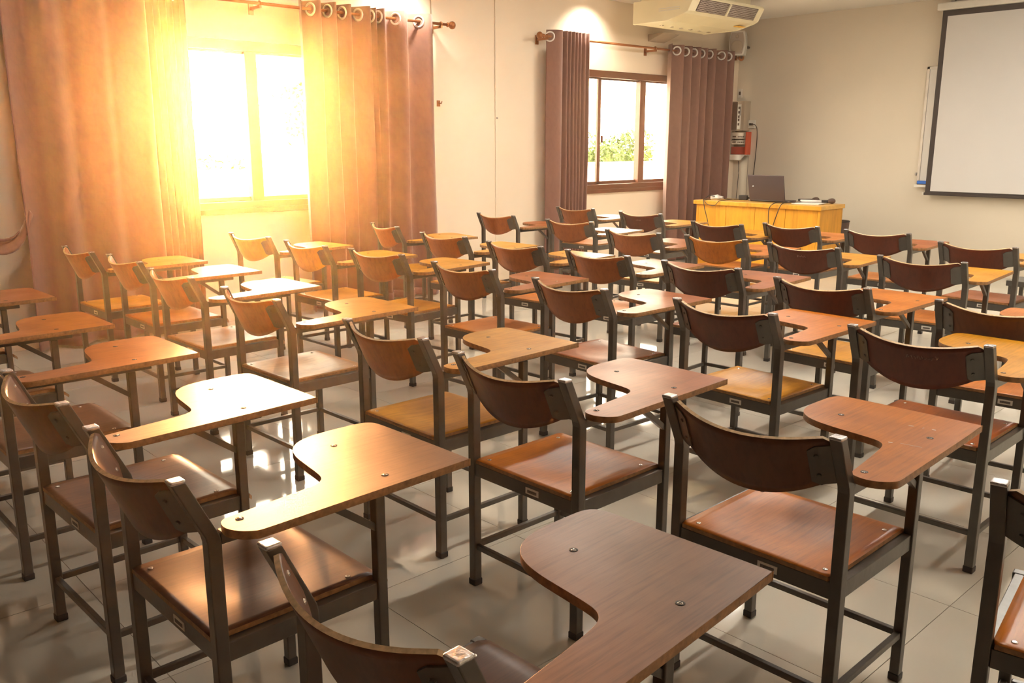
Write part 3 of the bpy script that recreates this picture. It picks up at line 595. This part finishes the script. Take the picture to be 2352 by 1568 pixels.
# ------------------------------------------------------------------ lecture chairs
PW = 0.225; ZB = 0.658; ZT = 0.80; BT = 0.062; FD = 0.395; SZ = 0.44; TZ = 0.690
HW = 0.0145; FW = 0.0130
def quadtube(bm, pts, h):
    rings = []
    for i, p in enumerate(pts):
        p = Vector(p); rings.append([bm.verts.new(p+Vector(d)) for d in ((-h, -h, 0), (h, -h, 0), (h, h, 0), (-h, h, 0))])
    for a, b_ in zip(rings, rings[1:]):
        for i in range(4): bm.faces.new((a[i], a[(i+1) % 4], b_[(i+1) % 4], b_[i]))
    bm.faces.new(rings[0][::-1]); bm.faces.new(rings[-1])
def make_chair():
    r = thing('lecture_chair', 'x', 'chair')
    for s in (-1, 1):
        bm = bmesh.new(); quadtube(bm, [(s*PW, 0, 0.012), (s*PW, 0, ZB-0.004), (s*PW, -0.003, ZB+0.01), (s*PW, -BT, ZT-0.006)], HW)
        leg = obj('leg', bm, 'steel', r, 0.0025)
        obj('foot_cap', bb(((s*PW-HW-0.002, -HW-0.002, 0), (s*PW+HW+0.002, HW+0.002, 0.022))), 'rubber', leg, 0.003)
        obj('top_cap', bb(((s*PW-HW-0.0005, -BT-HW-0.0005, ZT-0.008), (s*PW+HW+0.0005, -BT+HW+0.0005, ZT))), 'cap', leg, 0.003)
        top = SZ-0.012 if s < 0 else TZ-0.045
        bm = bmesh.new(); quadtube(bm, [(s*PW, FD, 0.012), (s*PW, FD, top)], FW)
        leg = obj('leg', bm, 'steel', r, 0.0025)
        obj('foot_cap', bb(((s*PW-FW-0.002, FD-FW-0.002, 0), (s*PW+FW+0.002, FD+FW+0.002, 0.022))), 'rubber', leg, 0.003)
    a = PW-HW; zr0, zr1 = 0.384, 0.427
    obj('seat_frame', bb(((-PW-0.008, HW, zr0), (-PW+0.020, FD-FW, zr1)), ((PW-0.020, HW, zr0), (PW+0.008, FD-FW, zr1)),
                         ((-a, -0.010, zr0), (a, 0.010, zr1)), ((-a, FD-0.008, zr0+0.008), (a, FD+0.008, zr1)), ((-0.20, 0.19, zr0+0.015), (0.20, 0.21, zr1))), 'steel', r, 0.002)
    zl0, zl1 = 0.128, 0.146
    for lo, hi in (((-PW-0.008, HW, zl0), (-PW+0.008, FD-FW, zl1)), ((PW-0.008, HW, zl0), (PW+0.008, FD-FW, zl1)),
                   ((-a, -0.008, zl0), (a, 0.008, zl1)), ((-a, FD-0.008, zl0), (a, FD+0.008, zl1))): obj('stretcher', bb((lo, hi)), 'steel', r, 0.002)
    # seat: moulded ply with hollow and rolled front edge
    bm = bmesh.new(); nx, ny = 18, 22; top = []; bot = []
    for j in range(ny+1):
        v = j/ny; y = -0.012+v*0.452; ra = []; rb = []
        for i in range(nx+1):
            u = -1+2*i/nx
            hw = 0.2105+(0.012 if y > 0.412 else 0)
            ins = 0
            if v > 0.93: ins = 0.03*((v-0.93)/0.07)**2
            if v < 0.03: ins = 0.006
            x = u*(hw-ins)
            dip = -0.009*math.exp(-((x/0.13)**2+((y-0.17)/0.12)**2)**1.5)
            roll = -0.042*((y-0.368)/0.072)**2 if y > 0.368 else 0
            z = SZ+dip+roll; ra.append(bm.verts.new((x, y, z))); rb.append(bm.verts.new((x, y-0.002*(y > 0.40), z-0.0115)))
        top.append(ra); bot.append(rb)
    for j in range(ny):
        for i in range(nx):
            f = bm.faces.new((top[j][i], top[j][i+1], top[j+1][i+1], top[j+1][i])); f.smooth = True
            f = bm.faces.new((bot[j][i], bot[j+1][i], bot[j+1][i+1], bot[j][i+1])); f.smooth = True
    per = [(0, i) for i in range(nx)]+[(j, nx) for j in range(ny)]+[(ny, i) for i in range(nx, 0, -1)]+[(j, 0) for j in range(ny, 0, -1)]
    for k in range(len(per)):
        (j, i), (j2, i2) = per[k], per[(k+1) % len(per)]
        bm.faces.new((top[j][i], bot[j][i], bot[j2][i2], top[j2][i2])).material_index = 1
    seat = obj('seat', bm, ['seatw', 'edge'], r)
    for x, y in ((-0.175, 0.02), (0.182, 0.02), (-0.175, 0.335), (0.182, 0.335)):
        bm = bmesh.new(); lathe(bm, [(0.0065, -0.001), (0.0065, 0.0012), (0.004, 0.0022), (0.001, 0.0008)], 'z', (x, y, SZ), 12); obj('screw', bm, 'screw', seat)
    # backrest: curved ply in the slanted plane of the posts
    base = Vector((0, 0, ZB)); vd = Vector((0, -BT, ZT-ZB)); nrm = Vector((0, -(ZT-ZB), -BT)).normalized(); L = vd.length; vd.normalize()
    def surf(u, v, off=0): # u in metres across, v metres up the slant
        b_ = 0.066*(1-(u/0.21)**2); db = -2*0.066*u/0.21**2; n_ = (nrm-Vector((1, 0, 0))*db).normalized()
        return base+Vector((u, 0, 0))+vd*v+nrm*b_+n_*off
    bm = bmesh.new(); nx, ny = 26, 8; fr = []; bk = []
    for i in range(nx+1):
        u = -0.2095+0.419*i/nx; q = abs(u)/0.2095
        vt = L-0.004-(0.016*max(0, (q-0.90)/0.10)**2); vb = -0.018+0.052*q**2.1+(0.014*max(0, (q-0.93)/0.07)**2)
        ca = []; cb = []
        for j in range(ny+1):
            v = vb+(vt-vb)*j/ny; ca.append(bm.verts.new(surf(u, v, -0.0045))); cb.append(bm.verts.new(surf(u, v, 0.0045)))
        fr.append(ca); bk.append(cb)
    for i in range(nx):
        for j in range(ny):
            f = bm.faces.new((fr[i][j], fr[i+1][j], fr[i+1][j+1], fr[i][j+1])); f.smooth = True
            f = bm.faces.new((bk[i][j], bk[i][j+1], bk[i+1][j+1], bk[i+1][j])); f.smooth = True
    per = [(i, 0) for i in range(nx)]+[(nx, j) for j in range(ny)]+[(i, ny) for i in range(nx, 0, -1)]+[(0, j) for j in range(ny, 0, -1)]
    for k in range(len(per)):
        (i, j), (i2, j2) = per[k], per[(k+1) % len(per)]
        bm.faces.new((fr[i][j], bk[i][j], bk[i2][j2], fr[i2][j2])).material_index = 1
    back = obj('backrest', bm, ['backw', 'litbackedge'], r)
    for s in (-1, 1):
        for v in (0.05, 0.115):
            bm = bmesh.new(); c = surf(s*0.185, v, -0.0045); n_ = (surf(s*0.185, v, -1)-surf(s*0.185, v, 0)).normalized(); a_ = n_.orthogonal().normalized(); b2 = n_.cross(a_)
            ring = [bm.verts.new(c+(a_*math.cos(t)+b2*math.sin(t))*0.006-n_*0.0005) for t in [2*PI*k/10 for k in range(10)]]; tip = [bm.verts.new(c+(a_*math.cos(t)+b2*math.sin(t))*0.0035+n_*0.0025) for t in [2*PI*k/10 for k in range(10)]]
            for k in range(10): bm.faces.new((ring[k], ring[(k+1) % 10], tip[(k+1) % 10], tip[k]))
            bm.faces.new(tip); obj('screw', bm, 'screw', back)
        # steel plate on the rear face
        bm = bmesh.new(); A = []; B = []; us = [0.160, 0.175, 0.190, 0.2095]; vs_ = [0.022, 0.034, 0.08, 0.118, 0.130]
        for i, u in enumerate(us):
            ra = []; rb = []
            for j, v in enumerate(vs_):
                v2 = v+(0.010 if (i == 0 and j == 0) else (-0.010 if (i == 0 and j == 4) else 0))
                ra.append(bm.verts.new(surf(s*u, v2, 0.0047))); rb.append(bm.verts.new(surf(s*u, v2, 0.0085)))
            A.append(ra); B.append(rb)
        for i in range(3):
            for j in range(4):
                bm.faces.new((A[i][j], A[i][j+1], A[i+1][j+1], A[i+1][j])); bm.faces.new((B[i][j], B[i+1][j], B[i+1][j+1], B[i][j+1]))
        per = [(i, 0) for i in range(3)]+[(3, j) for j in range(4)]+[(i, 4) for i in range(3, 0, -1)]+[(0, j) for j in range(4, 0, -1)]
        for k in range(len(per)):
            (i, j), (i2, j2) = per[k], per[(k+1) % len(per)]; bm.faces.new((A[i][j], B[i][j], B[i2][j2], A[i2][j2]))
        pl = obj('back_plate', bm, 'steel', r)
        for v in (0.05, 0.105):
            bm = bmesh.new(); c = surf(s*0.176, v, 0.0085); n_ = (surf(s*0.176, v, 1)-surf(s*0.176, v, 0)).normalized(); a_ = n_.orthogonal().normalized(); b2 = n_.cross(a_)
            r0 = [bm.verts.new(c+(a_*math.cos(2*PI*k/8)+b2*math.sin(2*PI*k/8))*0.0055) for k in range(8)]; r1 = [bm.verts.new(c+(a_*math.cos(2*PI*k/8)+b2*math.sin(2*PI*k/8))*0.0045+n_*0.004) for k in range(8)]
            for k in range(8): bm.faces.new((r0[k], r0[(k+1) % 8], r1[(k+1) % 8], r1[k]))
            bm.faces.new(r1); obj('bolt', bm, 'steel', pl)
    # writing tablet
    ol = [(0.300, 0.598), (0.297, 0.606), (0.288, 0.611), (0.15, 0.612), (0.02, 0.612), (-0.070, 0.610), (-0.096, 0.600), (-0.109, 0.576), (-0.112, 0.525), (-0.112, 0.455), (-0.100, 0.400), (-0.076, 0.362), (-0.040, 0.335),
          (0.01, 0.318), (0.07, 0.308), (0.13, 0.299), (0.160, 0.291), (0.178, 0.277), (0.188, 0.255), (0.196, 0.21), (0.205, 0.14), (0.213, 0.07), (0.218, 0.035), (0.232, 0.018), (0.262, 0.013), (0.292, 0.025), (0.312, 0.048), (0.317, 0.075), (0.313, 0.20), (0.307, 0.40)]
    fine = [(p.x, p.y) for p in catmull([(x, y, 0) for x, y in ol], 3, True)]
    bm = bmesh.new(); prism(bm, fine, TZ-0.018, TZ, 0, 1, True)
    tb = obj('writing_tablet', bm, ['board', 'edge'], r, 0.0018)
    for x, y in ((-0.005, 0.43), (0.245, 0.405), (0.238, 0.055)):
        bm = bmesh.new(); lathe(bm, [(0.0085, -0.001), (0.0085, 0.0006), (0.0058, 0.0006), (0.0052, -0.0002)], 'z', (x, y, TZ), 14, 0); lathe(bm, [(0.0048, -0.001), (0.0048, 0.0008), (0.002, 0.0009)], 'z', (x, y, TZ), 12, 1); box(bm, (x-0.004, y-0.0007, TZ+0.0008), (x+0.004, y+0.0007, TZ+0.0012), 0); box(bm, (x-0.0007, y-0.004, TZ+0.0008), (x+0.0007, y+0.004, TZ+0.0012), 0); obj('screw', bm, ['hole', 'screw'], tb)
    bm = bmesh.new(); box(bm, (PW-0.010, HW, TZ-0.045), (PW+0.012, 0.465, TZ-0.018)); box(bm, (0.0, 0.395, TZ-0.030), (PW, 0.425, TZ-0.018)); obj('arm_rail', bm, 'steel', r, 0.0025)
    bm = bmesh.new(); A = [(FD-FW, 0.555), (FD-FW, 0.575), (FD-0.105, TZ-0.045), (FD-0.135, TZ-0.045)]
    P = [bm.verts.new((PW-0.008, y, z)) for y, z in A]; Q = [bm.verts.new((PW+0.008, y, z)) for y, z in A]; bm.faces.new(P); bm.faces.new(Q[::-1])
    for k in range(4): bm.faces.new((P[k], P[(k+1) % 4], Q[(k+1) % 4], Q[k]))
    obj('diagonal_brace', bm, 'steel', r, 0.001)
    tg = obj('asset_tag', bb(((0.022, -0.0118, 0.396), (0.076, -0.0102, 0.416))), 'tag', r); obj('tag_print', bb(((0.030, -0.0124, 0.401), (0.068, -0.0117, 0.410))), 'tagink', tg)
    return r
proto = make_chair()
KIDS = {}
def kids(o):
    if o.name not in KIDS: KIDS[o.name] = [c for c in bpy.data.objects if c.parent == o]
    return KIDS[o.name]
proto_tree = [(c, list(c2 for c2 in bpy.data.objects if c2.parent == c)) for c in bpy.data.objects if c.parent == proto]
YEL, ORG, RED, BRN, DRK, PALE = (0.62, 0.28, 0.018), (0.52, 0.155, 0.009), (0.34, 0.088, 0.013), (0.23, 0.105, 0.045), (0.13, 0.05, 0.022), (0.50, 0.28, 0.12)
BK = (0.12, 0.027, 0.012); BK_VEIL = (0.36, 0.105, 0.026)  # second tone puts the orange veil near the windows into the backs
ROWS = ['nearest row', 'second row', 'third row', 'fourth row', 'fifth row', 'sixth, farthest row']
ORD = ['first', 'second', 'third', 'fourth', 'fifth', 'sixth', 'seventh', 'eighth']
# x, y, turn, tablet, seat, back, look
CH = [
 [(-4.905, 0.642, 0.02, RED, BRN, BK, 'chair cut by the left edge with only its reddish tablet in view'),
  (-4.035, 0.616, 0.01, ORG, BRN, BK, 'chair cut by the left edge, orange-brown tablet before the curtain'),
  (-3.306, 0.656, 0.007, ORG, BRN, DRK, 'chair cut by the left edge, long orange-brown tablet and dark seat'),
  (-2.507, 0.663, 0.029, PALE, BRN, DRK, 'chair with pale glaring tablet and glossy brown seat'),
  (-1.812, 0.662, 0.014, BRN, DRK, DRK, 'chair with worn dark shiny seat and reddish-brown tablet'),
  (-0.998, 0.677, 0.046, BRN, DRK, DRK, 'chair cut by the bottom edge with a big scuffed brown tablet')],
 [(-5.687, 1.763, 0.028, YEL, YEL, BK_VEIL, 'chair nearest the left curtain with yellow-orange tablet and seat'),
  (-5.062, 1.812, 0.005, PALE, ORG, BK_VEIL, 'chair with white-glaring tablet, close behind the curtain-side chair'),
  (-4.314, 1.765, 0.034, PALE, PALE, BK_VEIL, 'chair with white-glaring tablet, just left of the glaring seat'),
  (-3.480, 1.768, 0.028, YEL, PALE, BK_VEIL, 'chair with yellow tablet and strongly glaring hollowed seat'),
  (-2.492, 1.770, 0.005, YEL, YEL, BK_VEIL, 'chair with plain yellow seat and yellow tablet'),
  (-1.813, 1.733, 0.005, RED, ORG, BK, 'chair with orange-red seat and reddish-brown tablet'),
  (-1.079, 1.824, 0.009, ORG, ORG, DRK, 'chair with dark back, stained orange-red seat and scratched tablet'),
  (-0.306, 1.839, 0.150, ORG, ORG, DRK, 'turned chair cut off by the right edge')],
 [(-5.758, 2.911, 0.118, YEL, YEL, YEL, 'glow-tinted chair against the bright wall below the first window'),  # yellow backs here carry the window glow in their colour
  (-5.027, 2.930, 0.036, YEL, YEL, YEL, 'glow-tinted yellow chair beside the yellow seat'),
  (-4.360, 3.011, 0.113, YEL, YEL, BK_VEIL, 'orange-backed chair with small yellow tablet'),
  (-3.534, 2.991, 0.040, RED, ORG, BK_VEIL, 'chair with orange seat and reddish tablet'),
  (-2.738, 2.962, -0.039, RED, RED, BK_VEIL, 'chair with shiny reddish seat and glossy red-brown tablet'),
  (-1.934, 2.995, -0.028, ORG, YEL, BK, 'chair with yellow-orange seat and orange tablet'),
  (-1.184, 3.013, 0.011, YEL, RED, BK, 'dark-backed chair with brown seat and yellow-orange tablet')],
 [(-5.756, 4.057, -0.17, YEL, YEL, BK_VEIL, 'small orange chair before the first window right curtain'),
  (-4.857, 3.918, 0.039, YEL, YEL, BK_VEIL, 'orange-backed chair before the curtain edge'),
  (-4.093, 3.882, 0.070, YEL, ORG, BK_VEIL, 'orange-backed chair with half-glaring yellow tablet'),
  (-3.422, 3.917, 0.033, RED, ORG, BK_VEIL, 'orange-red-backed chair with white-glaring tablet'),
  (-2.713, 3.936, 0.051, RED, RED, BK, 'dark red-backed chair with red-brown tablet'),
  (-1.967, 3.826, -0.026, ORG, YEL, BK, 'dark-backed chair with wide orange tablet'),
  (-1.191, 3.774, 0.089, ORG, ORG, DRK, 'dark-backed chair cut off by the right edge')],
 [(-5.942, 5.385, 0.030, RED, ORG, BK_VEIL, 'small orange chair before the bare wall between the windows'),
  (-5.038, 5.382, 0.107, YEL, ORG, BK_VEIL, 'orange chair with glaring seat before the narrow curtain'),
  (-4.103, 5.065, 0.086, RED, YEL, BK_VEIL, 'orange chair with pinkish glaring tablet'),
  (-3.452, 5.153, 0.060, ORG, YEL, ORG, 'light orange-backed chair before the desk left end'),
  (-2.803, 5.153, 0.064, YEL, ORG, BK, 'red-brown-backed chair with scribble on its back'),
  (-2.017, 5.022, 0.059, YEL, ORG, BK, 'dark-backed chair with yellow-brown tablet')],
 [(-6.018, 6.507, 0.054, PALE, ORG, BK_VEIL, 'small orange chair before the second window left curtain'),
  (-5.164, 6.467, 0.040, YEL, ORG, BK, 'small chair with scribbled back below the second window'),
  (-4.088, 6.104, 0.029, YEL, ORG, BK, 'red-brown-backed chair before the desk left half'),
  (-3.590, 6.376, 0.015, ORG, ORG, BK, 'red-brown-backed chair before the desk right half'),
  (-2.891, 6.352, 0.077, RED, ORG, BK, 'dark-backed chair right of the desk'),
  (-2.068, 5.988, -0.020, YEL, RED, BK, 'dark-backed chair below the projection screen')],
]
HIDE = {'leg': 0}
first = True; ALL = {}
for ri, row in enumerate(CH):
    for k, (x, y, a, ct, cs, cb, look) in enumerate(row):
        if first: r = proto; tree = proto_tree; first = False
        else:
            r = proto.copy(); C.objects.link(r); tree = []
            for c, sub in proto_tree:
                n_ = c.copy(); C.objects.link(n_); n_.parent = r; ns = []
                for s in sub:
                    if ri > 3 and s.name.split('.')[0] in ('screw', 'bolt'): continue
                    q = s.copy(); C.objects.link(q); q.parent = n_; ns.append(q)
                tree.append((n_, ns))
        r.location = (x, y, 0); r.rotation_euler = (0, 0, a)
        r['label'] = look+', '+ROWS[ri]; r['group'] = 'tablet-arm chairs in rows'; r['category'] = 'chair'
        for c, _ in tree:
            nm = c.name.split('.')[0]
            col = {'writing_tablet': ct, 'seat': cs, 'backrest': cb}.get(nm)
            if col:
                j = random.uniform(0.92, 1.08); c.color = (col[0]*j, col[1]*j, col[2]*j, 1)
        ALL[(ri, k)] = tree
# pale scribbles on three backs
def scribble(root_tree, n, w_, seed):
    rnd = random.Random(seed); back = [c for c, _ in root_tree if c.name.split('.')[0] == 'backrest'][0]
    base = Vector((0, 0, ZB)); vd = Vector((0, -BT, ZT-ZB)); nrm = Vector((0, -(ZT-ZB), -BT)).normalized(); vd.normalize()
    bm = bmesh.new(); u = -0.01
    for k in range(n):
        pts = []
        for q in range(5):
            uu = u+w_/n*q/5*0.9; v = 0.112+0.008*rnd.uniform(-1, 1); b_ = 0.066*(1-(uu/0.21)**2)
            pts.append(base+Vector((uu, 0, 0))+vd*v+nrm*(b_+0.0052))
        tube(bm, pts, 0.0007, 4); u += w_/n
    obj('scribble', bm, 'scratch', back)
scribble(ALL[(2, 6)], 9, 0.10, 1); scribble(ALL[(4, 4)], 6, 0.055, 2); scribble(ALL[(5, 1)], 6, 0.06, 3)

# white paint flecks and a scratch on the tablet of the stained-seat chair
tb = [c for c, _ in ALL[(1, 6)] if c.name.split('.')[0] == 'writing_tablet'][0]
bm = bmesh.new()
for x, y, a_, l_ in ((0.17, 0.47, 0.4, 0.012), (0.20, 0.475, 1.2, 0.006), (0.225, 0.48, 0.2, 0.009), (0.19, 0.30, 0.1, 0.010), (0.235, 0.315, 0.15, 0.05)):
    dx, dy = math.cos(a_)*l_/2, math.sin(a_)*l_/2; w_ = 0.0018 if l_ < 0.02 else 0.0005
    prism(bm, [(x-dx, y-dy-w_), (x+dx, y+dy-w_), (x+dx, y+dy+w_), (x-dx, y-dy+w_)], TZ-0.0002, TZ+0.0003)
obj('paint_fleck', bm, 'paper', tb)
for k, (x, y) in enumerate(((-1.86, 2.06), (-1.20, 1.30))):
    bm = bmesh.new(); bmesh.ops.create_icosphere(bm, subdivisions=1, radius=0.004)
    for v in bm.verts: v.co.z = max(0.0, v.co.z*0.6+0.002)
    tag(obj('floor_crumb', bm, 'rubber', loc=(x, y, 0.0)), 'tiny dark crumb on the floor tiles '+('left of the orange-red seat chair' if k < 1 else 'beside the scuffed brown tablet'), 'crumb', 'dark crumbs on the floor')

# ------------------------------------------------------------------ ceiling lights
for i, (x, y) in enumerate([(-5.3, 1.6), (-4.6, 4.9), (-4.3, 7.3), (-1.6, 3.6), (-1.6, 6.2), (-1.6, 8.6), (1.0, 4.8)]):
    t = thing('ceiling_light', 'fluorescent ceiling light '+['added to brighten the left wall', 'between the two windows', 'before the teacher desk', 'above the second chair row from the right', 'above the fourth chair row from the right', 'before the projection screen', 'at the right side of the room'][i], 'ceiling light', (x, y, CZ), 0, 'fluorescent ceiling lights')
    obj('housing', bb(((-0.30, -0.60, -0.03), (0.30, 0.60, 0))), 'white', t)
    obj('diffuser', bb(((-0.06, -0.56 if i else -0.22, -0.045), (0.06, 0.56 if i else 0.22, -0.031))), 'lamp', t)  # the first, short one is an extra lamp added to brighten the left wall
for y in (4.85, 7.33):
    t = thing('downlight', 'recessed downlight above the '+('first' if y < 6 else 'second')+' window curtains', 'downlight', (-6.42, y, CZ-0.002), 0, 'recessed downlights')
    bm = bmesh.new(); lathe(bm, [(0.07, 0.0), (0.075, -0.006), (0.055, -0.008), (0.05, -0.003)], 'z', (0, 0, 0), 20); obj('trim_ring', bm, 'white', t)
    light('downlight_lamp', 'SPOT', (-6.42, y, CZ-0.03), 42, (1.0, 0.90, 0.74), aim=(-6.80, y, 2.0), spot_size=math.radians(115), spot_blend=1.0, shadow_soft_size=0.04)

# ------------------------------------------------------------------ haze added to imitate the orange flare
m = bpy.data.materials.new('flare_scatter'); m.use_nodes = True; nt = m.node_tree; nt.nodes.clear()
vs = nt.nodes.new('ShaderNodeVolumeScatter'); vs.inputs['Density'].default_value = 0.0050; vs.inputs['Anisotropy'].default_value = 0.9; vs.inputs['Color'].default_value = (1.0, 0.74, 0.50, 1)
o_ = nt.nodes.new('ShaderNodeOutputMaterial'); nt.links.new(vs.outputs[0], o_.inputs['Volume']); M['flare_haze'] = m
hz = obj('flare_haze', bb(((WX+0.002, BY+0.01, 0.001), (RX-0.01, FY-0.002, CZ-0.002))), 'flare_haze')
tag(hz, 'thin warm haze added through the whole room to imitate the orange flare', 'flare_haze', kind='stuff')
